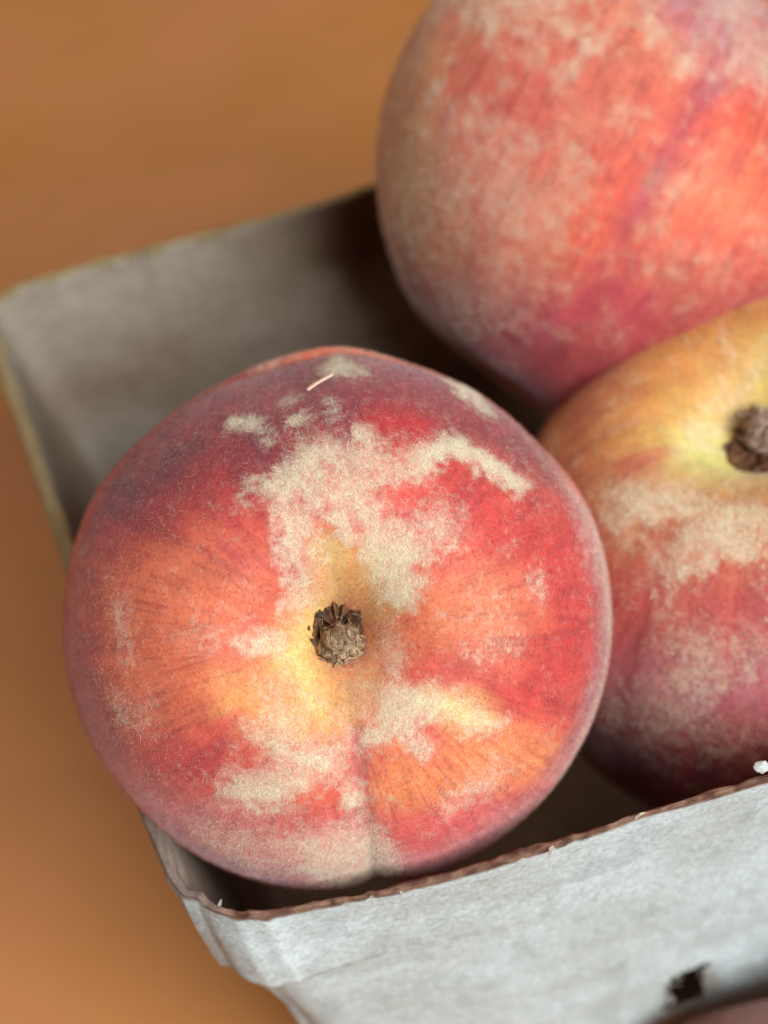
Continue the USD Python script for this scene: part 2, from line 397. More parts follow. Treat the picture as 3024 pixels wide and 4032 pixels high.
# ---------------------------------------------------------------- peaches
# Colour zones of each fruit: (colour, soft edge, unevenness, outline) in polar-map coordinates about one axis of the fruit
P1_CENTRE = [0.02452, 0.03806, 0.0914]
P1_FACE = [[0.96376, -0.15802, -0.21492], [0.25855, 0.7517, 0.60671], [0.06568, -0.64029, 0.76532]]
P1_RADIUS = 0.03715
P1_PIGMENT = [
    ((222, 112, 76), 0.1, 0.08, [(-0.556,0.138),(-0.325,0.164),(-0.198,0.167),(-0.097,0.113),(-0.066,0.045),(-0.125,-0.013),(-0.157,-0.066),(-0.127,-0.111),(-0.130,-0.174),(-0.361,-0.242),(-0.483,-0.195),(-0.537,-0.089),(-0.583,0.034)]),
    ((136, 36, 50), 0.09, 0.1, [(-0.724,0.423),(-0.546,0.642),(-0.350,0.769),(-0.153,0.829),(0.040,0.842),(0.238,0.811),(0.445,0.722),(0.647,0.549),(0.596,0.324),(0.326,0.309),(0.143,0.304),(0.024,0.305),(-0.073,0.276),(-0.136,0.233),(-0.201,0.194),(-0.294,0.169),(-0.401,0.165),(-0.605,0.181)]),
    ((160, 40, 44), 0.08, 0.1, [(-0.605,0.181),(-0.453,0.349),(-0.306,0.405),(-0.161,0.306),(-0.135,0.214),(-0.164,0.165),(-0.224,0.161),(-0.348,0.158),(-0.519,0.092)]),
    ((186, 68, 50), 0.05, 0.06, [(-0.832,0.139),(-0.598,0.168),(-0.499,0.031),(-0.484,-0.084),(-0.461,-0.180),(-0.477,-0.347),(-0.731,-0.425),(-0.822,-0.210),(-0.847,-0.025)]),
    ((222, 120, 78), 0.07, 0.08, [(0.126,0.038),(0.247,0.105),(0.352,0.087),(0.398,0.002),(0.338,-0.083),(0.228,-0.100),(0.127,-0.080),(0.088,-0.042)]),
    ((200, 56, 56), 0.09, 0.1, [(0.165,0.266),(0.233,0.287),(0.332,0.244),(0.536,0.275),(0.828,0.192),(0.847,0.003),(0.734,-0.152),(0.457,-0.202),(0.297,-0.193),(0.159,-0.097),(0.305,-0.089),(0.412,-0.007),(0.365,0.097),(0.248,0.114),(0.198,0.160),(0.168,0.218)]),
    ((190, 88, 100), 0.06, 0.06, [(0.587,0.415),(0.807,0.262),(0.844,0.003),(0.818,-0.201),(0.731,-0.423),(0.653,-0.537),(0.562,-0.251),(0.619,-0.076),(0.593,0.089),(0.547,0.253)]),  # purplish sheen of the right rim, painted into the skin colour
    ((240, 140, 84), 0.06, 0.07, [(0.072,-0.259),(0.102,-0.224),(0.153,-0.247),(0.201,-0.207),(0.321,-0.206),(0.504,-0.270),(0.514,-0.396),(0.278,-0.358),(0.213,-0.451),(0.141,-0.446),(0.060,-0.352)]),
    ((222, 128, 126), 0.1, 0.1, [(-0.470,-0.402),(-0.227,-0.380),(-0.079,-0.405),(0.044,-0.389),(0.168,-0.488),(0.317,-0.412),(0.597,-0.374),(0.609,-0.578),(0.383,-0.747),(0.178,-0.825),(-0.040,-0.844),(-0.264,-0.805),(-0.494,-0.690)]),
    ((225, 85, 85), 0.06, 0.1, [(0.095,-0.368),(0.206,-0.363),(0.295,-0.338),(0.313,-0.476),(0.176,-0.532),(0.095,-0.470)]),
    ((194, 66, 66), 0.06, 0.14, [(-0.372,-0.234),(-0.274,-0.197),(-0.162,-0.168),(-0.131,-0.191),(-0.207,-0.263),(-0.300,-0.325),(-0.383,-0.314)]),
    ((242, 212, 118), 0.055, 0.05, [(-0.103,-0.057),(-0.062,-0.006),(-0.029,0.038),(-0.022,0.112),(0.003,0.097),(0.007,0.023),(-0.022,-0.013),(-0.029,-0.064),(-0.006,-0.123),(-0.006,-0.195),(-0.034,-0.195),(-0.067,-0.140),(-0.103,-0.095)]),
    ((238, 165, 88), 0.06, 0.07, [(-0.192,-0.114),(-0.127,-0.103),(-0.037,-0.187),(-0.068,-0.205),(-0.163,-0.177),(-0.212,-0.156)]),
    ((214, 158, 92), 0.06, 0.04, [(-0.006,0.067),(0.044,0.045),(0.073,-0.028),(0.082,-0.109),(0.053,-0.171),(0.008,-0.238),(-0.004,-0.123),(0.037,-0.079),(0.044,-0.013),(0.014,0.030)]),  # right wall of the hollow, its shade painted in as a browner tone
    ((226, 180, 104), 0.05, 0.05, [(-0.030,0.112),(0.066,0.097),(0.088,0.001),(0.051,0.001),(0.029,0.052)]),
    ((250, 222, 130), 0.05, 0.04, [(0.152,-0.124),(0.222,-0.141),(0.285,-0.186),(0.218,-0.191),(0.163,-0.161)]),
    ((108, 34, 56), 0.05, 0.08, [(-0.193,0.334),(-0.149,0.350),(-0.098,0.278),(-0.128,0.232),(-0.174,0.266)]),
    ((112, 34, 58), 0.04, 0.08, [(-0.006,0.484),(0.032,0.466),(0.038,0.363),(0.016,0.294),(-0.001,0.375)]),
    ((118, 36, 50), 0.06, 0.1, [(-0.657,0.396),(-0.462,0.366),(-0.306,0.405),(-0.272,0.366),(-0.363,0.271),(-0.459,0.207),(-0.542,0.214)]),
    ((196, 38, 44), 0.05, 0.07, [(0.070,0.392),(0.162,0.446),(0.228,0.411),(0.183,0.334),(0.108,0.305),(0.059,0.335)]),
    ((168, 40, 62), 0.03, 0.05, [(-0.220,0.115),(-0.186,0.127),(-0.138,0.076),(-0.175,0.076)]),
    ((190, 50, 60), 0.04, 0.08, [(-0.129,0.122),(-0.181,0.166),(-0.164,0.173),(-0.097,0.113),(-0.073,0.060),(-0.096,0.075)]),
    ((216, 74, 66), 0.05, 0.06, [(0.094,0.221),(0.136,0.233),(0.157,0.190),(0.130,0.155),(0.091,0.169)]),
    ((232, 110, 80), 0.05, 0.06, [(-0.087,-0.259),(-0.007,-0.286),(-0.008,-0.339),(-0.076,-0.353),(-0.097,-0.300)]),
    ((196, 48, 58), 0.04, 0.05, [(0.104,-0.080),(0.175,-0.090),(0.211,-0.115),(0.152,-0.112)]),
    ((196, 92, 96), 0.03, 0.03, [(0.027,-0.212),(0.043,-0.213),(0.060,-0.365),(0.080,-0.574),(0.060,-0.599),(0.043,-0.363)]),
]
P1_DOWN = [
    (0.66, 0.04, 0.06, [(-0.152,0.225),(-0.104,0.249),(-0.067,0.307),(-0.026,0.339),(0.024,0.316),(0.059,0.340),(0.107,0.289),(0.144,0.315),(0.204,0.344),(0.249,0.361),(0.286,0.334),(0.343,0.326),(0.374,0.299),(0.436,0.288),(0.373,0.253),(0.313,0.261),(0.263,0.282),(0.213,0.283),(0.174,0.267),(0.162,0.236),(0.184,0.202),(0.217,0.179),(0.218,0.145),(0.194,0.110),(0.151,0.084),(0.126,0.061),(0.110,0.016),(0.088,-0.002),(0.073,0.016),(0.058,0.052),(0.037,0.097),(0.007,0.120),(-0.023,0.135),(-0.052,0.105),(-0.062,0.052),(-0.058,0.023),(-0.072,0.067),(-0.089,0.105),(-0.099,0.153),(-0.108,0.186),(-0.146,0.202)]),
    (0.95, 0.025, 0.05, [(0.124,0.291),(0.194,0.342),(0.249,0.361),(0.296,0.331),(0.351,0.310),(0.427,0.285),(0.359,0.252),(0.292,0.267),(0.233,0.287),(0.174,0.272),(0.141,0.243)]),
    (0.95, 0.03, 0.05, [(-0.108,0.178),(-0.076,0.168),(-0.060,0.128),(-0.059,0.067),(-0.051,0.023),(-0.058,0.009),(-0.072,0.067),(-0.093,0.105)]),
    (0.98, 0.03, 0.05, [(0.059,0.105),(0.105,0.122),(0.143,0.100),(0.123,0.061),(0.110,0.016),(0.088,-0.002),(0.069,0.023)]),
    (0.85, 0.03, 0.05, [(-0.148,0.229),(-0.104,0.249),(-0.058,0.306),(-0.025,0.284),(-0.062,0.210),(-0.109,0.191)]),
    (0.8, 0.03, 0.05, [(-0.008,0.209),(0.053,0.193),(0.098,0.137),(0.052,0.112),(0.007,0.143)]),
    (0.75, 0.03, 0.04, [(-0.097,0.113),(-0.061,0.105),(-0.045,0.045),(-0.022,0.034),(-0.042,-0.002),(-0.065,0.001),(-0.075,0.060)]),
    (0.6, 0.03, 0.04, [(-0.030,0.112),(-0.011,0.108),(-0.013,0.052),(-0.026,0.067)]),
    (0.2, 0.03, 0.05, [(0.094,0.221),(0.136,0.233),(0.158,0.195),(0.130,0.159),(0.091,0.169),(0.069,0.193)]),
    (0.95, 0.025, 0.05, [(-0.250,0.431),(-0.229,0.460),(-0.169,0.422),(-0.136,0.354),(-0.109,0.310),(-0.137,0.330),(-0.181,0.375),(-0.224,0.390)]),
    (0.85, 0.02, 0.05, [(-0.104,0.402),(-0.064,0.420),(-0.052,0.364),(-0.087,0.360)]),
    (0.6, 0.02, 0.05, [(-0.134,0.491),(-0.101,0.514),(-0.085,0.445),(-0.112,0.434)]),
    (0.7, 0.02, 0.05, [(-0.038,0.458),(-0.010,0.448),(0.008,0.375),(-0.018,0.375)]),
    (0.9, 0.02, 0.04, [(0.033,0.339),(0.059,0.350),(0.062,0.318),(0.041,0.311)]),
    (0.8, 0.03, 0.05, [(-0.061,0.677),(-0.001,0.849),(0.067,0.635),(0.073,0.570),(0.010,0.562),(-0.033,0.577)]),
    (0.75, 0.03, 0.05, [(0.303,0.702),(0.432,0.730),(0.415,0.498),(0.349,0.488),(0.297,0.569)]),
    (0.95, 0.03, 0.05, [(-0.161,-0.032),(-0.110,-0.021),(-0.058,-0.031),(-0.065,-0.057),(-0.095,-0.061),(-0.137,-0.058)]),
    (0.6, 0.04, 0.06, [(-0.260,-0.030),(-0.198,-0.025),(-0.181,-0.051),(-0.233,-0.061)]),
    (0.55, 0.03, 0.06, [(-0.455,0.039),(-0.409,0.046),(-0.388,-0.059),(-0.413,-0.097),(-0.445,-0.026)]),
    (0.5, 0.05, 0.06, [(-0.507,-0.147),(-0.354,-0.145),(-0.352,-0.200),(-0.457,-0.221)]),
    (0.9, 0.04, 0.06, [(-0.155,-0.180),(-0.068,-0.205),(-0.007,-0.221),(0.020,-0.257),(0.009,-0.306),(-0.072,-0.288),(-0.102,-0.251),(-0.133,-0.217)]),
    (0.85, 0.04, 0.06, [(-0.236,-0.299),(-0.190,-0.275),(-0.102,-0.251),(-0.055,-0.277),(-0.076,-0.353),(-0.167,-0.372),(-0.219,-0.340)]),
    (0.7, 0.04, 0.06, [(-0.127,-0.111),(-0.066,-0.124),(-0.022,-0.179),(-0.068,-0.196),(-0.130,-0.174)]),
    (0.9, 0.025, 0.04, [(0.080,-0.028),(0.097,-0.039),(0.115,-0.061),(0.096,-0.080),(0.077,-0.072)]),
    (0.95, 0.03, 0.05, [(0.063,-0.116),(0.096,-0.096),(0.152,-0.116),(0.213,-0.144),(0.273,-0.176),(0.314,-0.200),(0.238,-0.203),(0.164,-0.177),(0.132,-0.192),(0.174,-0.236),(0.144,-0.239),(0.101,-0.207),(0.075,-0.245),(0.048,-0.253),(0.039,-0.213),(0.056,-0.155)]),
    (0.35, 0.03, 0.04, [(0.169,-0.129),(0.222,-0.145),(0.264,-0.179),(0.217,-0.184),(0.180,-0.162)]),
    (0.4, 0.05, 0.04, [(-0.096,-0.079),(-0.058,-0.057),(-0.029,-0.064),(-0.011,-0.123),(-0.011,-0.187),(-0.052,-0.179),(-0.097,-0.133)]),
    (0.55, 0.05, 0.05, [(0.051,-0.049),(0.081,-0.072),(0.074,-0.124),(0.053,-0.171),(0.031,-0.204),(0.030,-0.124)]),
    (0.6, 0.03, 0.05, [(0.033,-0.296),(0.058,-0.319),(0.091,-0.421),(0.148,-0.631),(0.080,-0.639),(0.041,-0.416)]),
    (0.9, 0.025, 0.05, [(0.005,-0.317),(0.037,-0.312),(0.051,-0.346),(0.026,-0.363),(0.005,-0.344)]),
    (0.7, 0.05, 0.07, [(-0.116,-0.410),(0.027,-0.401),(0.131,-0.516),(0.202,-0.826),(0.015,-0.781),(-0.116,-0.582)]),
    (0.5, 0.05, 0.07, [(-0.332,-0.431),(-0.150,-0.388),(-0.089,-0.525),(-0.201,-0.661),(-0.330,-0.567)]),
    (0.55, 0.05, 0.07, [(0.178,-0.311),(0.290,-0.270),(0.370,-0.301),(0.312,-0.396),(0.211,-0.391)]),
    (0.6, 0.13, 0.05, [(0.545,0.426),(0.797,0.287),(0.842,0.003),(0.811,-0.226),(0.700,-0.467),(0.497,-0.679),(0.589,-0.612),(0.603,-0.346),(0.665,-0.140),(0.637,0.014),(0.583,0.226)]),  # extra pale down along the right rim, painted in for its sheen
    (0.5, 0.05, 0.06, [(0.243,0.002),(0.302,0.018),(0.325,-0.057),(0.263,-0.070)]),
    (0.7, 0.03, 0.04, [(0.356,0.070),(0.390,0.090),(0.399,0.037),(0.372,0.019)]),
]
P2_CENTRE = [0.08262, 0.10603, 0.09551]
P2_FACE = [[0.95324, -0.28031, -0.11301], [0.26016, 0.57074, 0.77883], [-0.15381, -0.77181, 0.61697]]
P2_RADIUS = 0.03736
P2_PIGMENT = [
    ((228, 80, 54), 0.1, 0.1, [(-0.077,-0.049),(-0.017,0.055),(0.087,0.154),(0.276,0.242),(0.366,0.126),(0.377,-0.098),(0.233,-0.128),(0.113,-0.122),(0.015,-0.158),(-0.067,-0.150)]),
    ((238, 120, 80), 0.08, 0.12, [(0.143,0.039),(0.221,0.086),(0.311,0.081),(0.317,-0.054),(0.204,-0.042)]),
    ((202, 142, 86), 0.16, 0.1, [(-0.833,-0.210),(-0.845,0.207),(-0.717,0.485),(-0.583,0.631),(-0.387,0.772),(-0.286,0.324),(-0.318,0.166),(-0.344,0.004),(-0.444,-0.179),(-0.789,-0.365)]),
    ((222, 104, 72), 0.06, 0.08, [(-0.431,0.406),(-0.330,0.381),(-0.317,0.232),(-0.327,0.135),(-0.380,0.098),(-0.396,0.249)]),
    ((208, 92, 78), 0.12, 0.15, [(-0.290,0.286),(-0.074,0.313),(-0.020,0.153),(-0.105,0.021),(-0.223,-0.071),(-0.344,0.004),(-0.328,0.146)]),
    ((165, 72, 88), 0.1, 0.12, [(-0.839,-0.233),(-0.394,-0.194),(-0.155,-0.185),(-0.030,-0.198),(-0.061,-0.342),(-0.251,-0.448),(-0.518,-0.555),(-0.733,-0.465)]),
    ((140, 32, 44), 0.16, 0.06, [(-0.551,-0.525),(-0.109,-0.269),(0.080,-0.179),(0.356,-0.139),(0.455,-0.251),(0.194,-0.300),(-0.009,-0.521),(-0.166,-0.845),(-0.359,-0.782)]),
    ((188, 56, 74), 0.06, 0.14, [(-0.106,-0.202),(-0.013,-0.120),(0.079,-0.159),(0.017,-0.219),(-0.078,-0.244)]),
    ((164, 58, 78), 0.04, 0.05, [(0.213,0.233),(0.238,0.215),(0.142,0.092),(0.072,-0.014),(-0.013,-0.139),(-0.031,-0.130),(0.045,-0.005),(0.115,0.100)]),
    ((180, 120, 130), 0.1, 0.08, [(0.083,0.545),(0.379,0.680),(0.486,0.496),(0.334,0.277),(0.229,0.235),(0.155,0.344),(0.055,0.421)]),
]
P2_DOWN = [
    (0.75, 0.1, 0.1, [(-0.520,0.675),(-0.221,0.845),(0.157,0.628),(0.073,0.362),(-0.077,0.352),(-0.175,0.301),(-0.319,0.393),(-0.622,0.611)]),
    (0.6, 0.1, 0.12, [(-0.589,0.005),(-0.413,0.101),(-0.271,0.090),(-0.124,0.039),(-0.063,0.109),(-0.035,0.073),(-0.123,-0.032),(-0.224,-0.090),(-0.381,-0.123),(-0.598,-0.181)]),
    (0.7, 0.08, 0.1, [(-0.161,-0.041),(-0.096,0.004),(-0.041,-0.023),(-0.067,-0.076),(-0.142,-0.087)]),
    (0.6, 0.1, 0.12, [(-0.505,-0.164),(-0.247,-0.111),(-0.105,-0.161),(-0.162,-0.275),(-0.387,-0.391),(-0.506,-0.336)]),
    (0.55, 0.08, 0.08, [(0.183,0.545),(0.437,0.561),(0.406,0.322),(0.284,0.291),(0.180,0.376)]),
    (0.7, 0.06, 0.08, [(0.276,0.314),(0.356,0.364),(0.329,0.252),(0.252,0.238)]),
    (0.55, 0.08, 0.1, [(0.100,-0.049),(0.225,-0.042),(0.278,-0.131),(0.153,-0.142),(0.077,-0.121)]),
    (0.02, 0.14, 0.1, [(-0.406,-0.437),(-0.109,-0.257),(0.081,-0.199),(0.237,-0.158),(0.419,-0.146),(0.511,-0.360),(0.199,-0.328),(-0.009,-0.580),(-0.182,-0.841),(-0.374,-0.780)]),
    (0.08, 0.1, 0.12, [(-0.076,-0.067),(-0.008,0.038),(0.087,0.127),(0.161,0.111),(0.090,-0.014),(0.014,-0.120),(-0.058,-0.140)]),
    (0.1, 0.09, 0.12, [(0.144,0.004),(0.221,0.086),(0.364,0.094),(0.368,-0.036),(0.225,-0.042)]),
    (0.6, 0.05, 0.08, [(0.071,0.012),(0.115,0.038),(0.135,0.004),(0.090,-0.023)]),
]
P3_CENTRE = [0.09101, 0.051, 0.06037]
P3_FACE = [[0.94641, -0.3226, -0.01542], [0.25964, 0.73157, 0.63039], [-0.19209, -0.60061, 0.77612]]
P3_RADIUS = 0.04174
P3_PIGMENT = [
    ((196, 84, 78), 0.1, 0.1, [(-0.556,-0.032),(-0.216,0.032),(0.014,0.029),(0.241,0.015),(0.280,-0.345),(0.016,-0.538),(-0.320,-0.557),(-0.554,-0.331)]),
    ((208, 138, 66), 0.1, 0.06, [(-0.717,0.447),(-0.530,0.664),(-0.310,0.789),(-0.049,0.848),(0.174,0.835),(0.110,0.423),(-0.015,0.469),(-0.104,0.402),(-0.146,0.288),(-0.211,0.218),(-0.274,0.180),(-0.447,0.200),(-0.570,0.282)]),
    ((205, 118, 60), 0.08, 0.06, [(-0.710,0.469),(-0.498,0.646),(-0.330,0.526),(-0.338,0.360),(-0.401,0.256),(-0.559,0.306)]),
    ((222, 196, 100), 0.1, 0.06, [(-0.250,0.224),(-0.193,0.296),(-0.103,0.388),(-0.015,0.469),(0.110,0.423),(0.092,0.202),(0.015,0.119),(-0.088,0.138),(-0.188,0.170)]),
    ((210, 208, 122), 0.07, 0.05, [(-0.186,0.243),(-0.139,0.298),(-0.094,0.271),(-0.090,0.188),(-0.137,0.165),(-0.180,0.187)]),
    ((190, 135, 90), 0.08, 0.08, [(-0.330,0.179),(-0.170,0.168),(-0.073,0.129),(0.016,0.135),(0.015,0.066),(-0.087,0.067),(-0.199,0.055),(-0.293,0.017),(-0.329,0.087)]),
    ((196, 88, 72), 0.04, 0.06, [(-0.287,0.191),(-0.201,0.217),(-0.216,0.182),(-0.273,0.171)]),
    ((178, 74, 60), 0.04, 0.06, [(-0.243,0.016),(-0.199,0.055),(-0.166,0.078),(-0.190,0.031),(-0.225,-0.032)]),
    ((186, 112, 118), 0.1, 0.12, [(-0.353,-0.163),(-0.204,-0.128),(-0.016,-0.135),(-0.018,-0.274),(-0.253,-0.330),(-0.374,-0.294)]),
    ((120, 45, 62), 0.1, 0.06, [(-0.443,-0.316),(-0.250,-0.318),(-0.018,-0.304),(0.178,-0.303),(0.177,-0.593),(-0.120,-0.846),(-0.434,-0.721)]),
]
P3_DOWN = [
    (0.8, 0.05, 0.06, [(-0.174,0.293),(-0.119,0.365),(-0.033,0.437),(0.012,0.450),(-0.031,0.366),(-0.097,0.314),(-0.145,0.278)]),
    (0.6, 0.05, 0.06, [(-0.201,0.217),(-0.165,0.291),(-0.121,0.295),(-0.165,0.212),(-0.189,0.179)]),
    (0.9, 0.05, 0.07, [(-0.324,0.140),(-0.186,0.152),(-0.088,0.122),(-0.028,0.089),(-0.057,0.044),(-0.166,0.086),(-0.234,0.048),(-0.305,0.059)]),
    (0.98, 0.04, 0.05, [(-0.217,-0.048),(-0.198,-0.000),(-0.157,0.046),(-0.087,0.090),(-0.028,0.082),(-0.043,0.044),(-0.087,0.022),(-0.133,-0.008),(-0.182,-0.054)]),
    (0.75, 0.05, 0.06, [(-0.087,0.060),(0.015,0.096),(0.014,-0.007),(-0.058,-0.015),(-0.102,0.015)]),
    (0.6, 0.07, 0.12, [(-0.192,-0.087),(-0.088,-0.083),(-0.023,-0.135),(-0.062,-0.194),(-0.142,-0.209),(-0.207,-0.162)]),
    (0.7, 0.05, 0.08, [(-0.231,-0.210),(-0.159,-0.210),(-0.131,-0.274),(-0.203,-0.275),(-0.256,-0.244)]),
    (0.5, 0.08, 0.08, [(-0.364,-0.214),(-0.235,-0.240),(-0.018,-0.274),(-0.019,-0.338),(-0.259,-0.357),(-0.395,-0.351)]),
    (0.35, 0.06, 0.06, [(-0.421,0.310),(-0.334,0.345),(-0.287,0.398),(-0.284,0.294),(-0.343,0.242)]),
]
P1_STEM = [0.0496, -0.6857, 0.7262]
P1_SEAM = [-0.0455, -0.9954, 0.0844]
STRAW_SPOT = [0.143, 0.2246, 0.9639]
STRAW_END = [0.2311, 0.2831, 0.9308]
P3_STEM = [-0.1006, -0.0893, 0.9909]
P3_SEAM = [-0.4917, -0.3925, 0.7773]
P1_FLAT_A = [-0.2398, 0.4124, 0.8789]
P1_FLAT_B = [0.7253, 0.3658, 0.5832]
P2_SEAM_A = [0.3568, -0.5146, 0.7797]
P2_SEAM_B = [-0.2577, -0.8824, 0.3936]


def signed(poly, uv):
    """Signed distance (negative inside) from the points uv to the closed outline."""
    a = np.asarray(poly, float); b = np.roll(a, -1, 0)
    best, wind = np.full(len(uv), 1e9), np.zeros(len(uv), bool)
    for p, q in zip(a, b):
        e, w = q - p, uv - p
        t = np.clip((w @ e) / max(e @ e, 1e-12), 0, 1)
        best = np.minimum(best, ((w - t[:, None] * e) ** 2).sum(1))
        c = (p[1] <= uv[:, 1]) != (q[1] <= uv[:, 1])
        with np.errstate(divide="ignore", invalid="ignore"):
            x = p[0] + (uv[:, 1] - p[1]) / (q[1] - p[1]) * e[0]
        wind ^= c & (uv[:, 0] < x)
    return np.where(wind, -1, 1) * np.sqrt(best)


def ball(n_theta, n_phi, axis, ref):
    """Unit directions on rings round the axis, closed at both ends, with faces."""
    e1 = unit(np.cross(axis, np.cross(ref, axis))); e1 = unit(np.asarray(ref) - axis * (np.asarray(ref) @ axis)); e2 = np.cross(axis, e1)
    t = np.linspace(0, 1, n_theta + 2)[1:-1]
    th = math.pi * (0.62 * t + 0.38 * t ** 2)
    ph = np.linspace(0, 2 * math.pi, n_phi, endpoint=False)
    T, Ph = np.meshgrid(th, ph, indexing="ij")
    d = np.cos(T)[..., None] * axis + np.sin(T)[..., None] * (np.cos(Ph)[..., None] * e1 + np.sin(Ph)[..., None] * e2)
    v = np.vstack([axis, d.reshape(-1, 3), -axis])
    i, j = np.meshgrid(np.arange(n_theta - 1), np.arange(n_phi), indexing="ij")
    a = 1 + i * n_phi + j; b = 1 + i * n_phi + (j + 1) % n_phi; c, e = b + n_phi, a + n_phi
    f = np.vstack([np.stack([a, e, c], -1).reshape(-1, 3), np.stack([a, c, b], -1).reshape(-1, 3)])
    jj = np.arange(n_phi)
    last = len(v) - 1; base = 1 + (n_theta - 1) * n_phi
    f = np.vstack([f, np.column_stack([np.zeros(n_phi, int), 1 + jj, 1 + (jj + 1) % n_phi]), np.column_stack([np.full(n_phi, last), base + (jj + 1) % n_phi, base + jj])])
    return v, f, np.r_[0, T.ravel(), math.pi], np.r_[0, Ph.ravel(), 0]


class Peach:
    def __init__(self, centre, face, radius, axis, seam, base, back, pigment, down, res, seed, cavity=(0.31, 0.18, 1.3), squash=1.0, seam_depth=0.0011, dents=(), stretch=None, general=0.17, mottle=0.0, pale_warm=(214, 182, 160), pale_white=(228, 214, 180), flats=()):
        self.c, self.R = np.array(centre), radius
        axis = unit(axis)
        n, self.f, th, ph = ball(*res, axis, np.array(seam))
        s = np.sin(th)
        R = radius
        uneven = 1 + (fbm(n * 1.6 + seed, 3, seed) - 0.5) * 0.035
        p = n * R * uneven[:, None]
        p = p + axis * ((squash - 1) * (p @ axis))[:, None]
        if stretch is not None:
            sd, amount = unit(stretch[0]), stretch[1]
            p = p + sd * ((p @ sd) * amount)[:, None]
        up = np.cos(th) > 0
        depth, w, power = cavity
        pit = depth * R * np.exp(-(s / w) ** power) + 0.045 * R * np.exp(-(s / 0.42) ** 2)
        p -= axis * (pit * up)[:, None]
        p += axis * (0.06 * R * np.exp(-(s / 0.25) ** 2) * ~up)[:, None] * 0.6
        dphi = np.abs((ph + math.pi) % (2 * math.pi) - math.pi)
        arc = dphi * s
        along = smooth(0.05, 0.35, s) * np.where(up, 1, 0.8)
        p -= n * (((0.34 * seam_depth * np.exp(-(arc / 0.030) ** 2) + seam_depth * 1.15 * np.exp(-(arc / 0.11) ** 2)) * along * (dphi < 1.4))[:, None])
        far = np.abs(dphi - math.pi) * s
        p -= n * ((0.0005 * np.exp(-(far / 0.04) ** 2) * smooth(0.03, 0.1, s) * (1 - smooth(0.15, 0.4, s)) * up)[:, None])
        p -= n * ((0.0012 * np.exp(-(far / 0.35) ** 2) * smooth(0.6, 1.0, s) * up)[:, None])
        for fd, fa in flats:                        # uneven shoulders
            q = n @ unit(fd)
            p -= n * (R * fa * smooth(0.80, 1.0, q))[:, None]
        w_ = self.c + p
        for other, rr in dents:                     # ripe fruit gives where it leans on its neighbour
            d = w_ - np.asarray(other); L = np.linalg.norm(d, axis=1)
            push = np.maximum(0, rr - L)
            w_ = w_ + (d / L[:, None]) * push[:, None]
        self.world = w_
        tm = trimesh.Trimesh(w_, self.f, process=False)
        self.N = np.array(tm.vertex_normals)
        # pigment and down
        L = n @ np.array(face).T
        uv = L[:, :2] / np.maximum(1 + L[:, 2:3], 0.05)
        e1 = np.column_stack([np.cos(ph) * 9, np.sin(ph) * 9, th * 1.6])
        streak = fbm(e1 * 1.3 + seed, 4, seed + 3) - 0.5
        fine = fbm(e1 * [4.5, 4.5, 3.0] + seed, 4, seed + 4) - 0.5
        lump = np.stack([fbm(n * 5 + 7 * k + seed, 4, seed + k) - 0.5 for k in range(2)], 1)
        frizz = np.stack([fbm(n * 26 + 7 * k + seed, 4, seed + 9 + k) - 0.5 for k in range(2)], 1)
        col = np.tile(lin(base), (len(n), 1))
        behind = smooth(0.80, 0.98, np.hypot(*uv.T))
        blot = fbm(np.column_stack([np.cos(ph) * 9, np.sin(ph) * 9, th * 6]) * 1.0 + seed, 3, seed + 30) - 0.5
        mott = smooth(0.45, 0.6, fbm(n * 2.2 + seed, 4, seed + 20))
        gen = lin(back[0]) * (1 - mott[:, None]) + lin(back[1]) * mott[:, None]
        for c, feather, warp, poly in pigment:
            sd = signed(poly, uv + lump * warp * 0.9 + frizz * warp * 0.35) + streak * warp * 1.1
            m = 1 - smooth(-feather, feather, sd)
            m = m * (1 - behind) * np.clip(0.92 + fine * 0.8, 0, 1)
            col = col * (1 - m[:, None]) + lin(c) * m[:, None]
        col = col * (1 - behind[:, None]) + gen * behind[:, None]
        # red flecks and streaks running away from the stem
        dart = fbm(np.column_stack([np.cos(ph) * 46, np.sin(ph) * 46, th * 4.5]) + seed, 3, seed + 40) - 0.5
        st = np.clip(smooth(0.04, 0.20, fine) * 0.7 + smooth(0.06, 0.2, dart) * 0.9, 0, 1) * smooth(0.2, 0.6, s)
        col = col * (1 - 0.46 * st[:, None]) + 0.46 * st[:, None] * lin((165, 40, 50))
        col *= (1 + 0.25 * streak)[:, None]
        D = general + 0.5 * np.maximum(0, frizz[:, 0] + lump[:, 0] * 0.6) + mottle * np.clip(fine * 0.8 + frizz[:, 1] * 1.2 + blot * 1.6, -0.25, 0.8)
        for val, feather, warp, poly in down:
            sd = signed(poly, uv + lump * warp * 0.8 + frizz * warp * 1.2)
            m = (1 - smooth(-feather * 1.3, feather * 1.1, sd)) * (1 - behind)
            D = D * (1 - m) + m * val * np.clip(1.0 + frizz[:, 1] * 0.9, 0.3, 1.1)
        D = D * (1 - behind) + behind * np.clip(0.3 + lump[:, 0] * 1.2, 0, 0.9)
        deep = np.exp(-(s / 0.12) ** 2) * up
        D = np.clip(D * (1 - 0.55 * deep), 0, 1)
        self.down = D
        col = col * 0.97 + 0.03 * lin((235, 190, 160))
        self.col = np.clip(col, 0, 1)
        self.bloom = lin(pale_warm) * (1 - np.clip(D, 0, 1)[:, None]) + lin(pale_white) * np.clip(D, 0, 1)[:, None]
        self.axis, self.s, self.n, self.pit = axis, s, n, pit

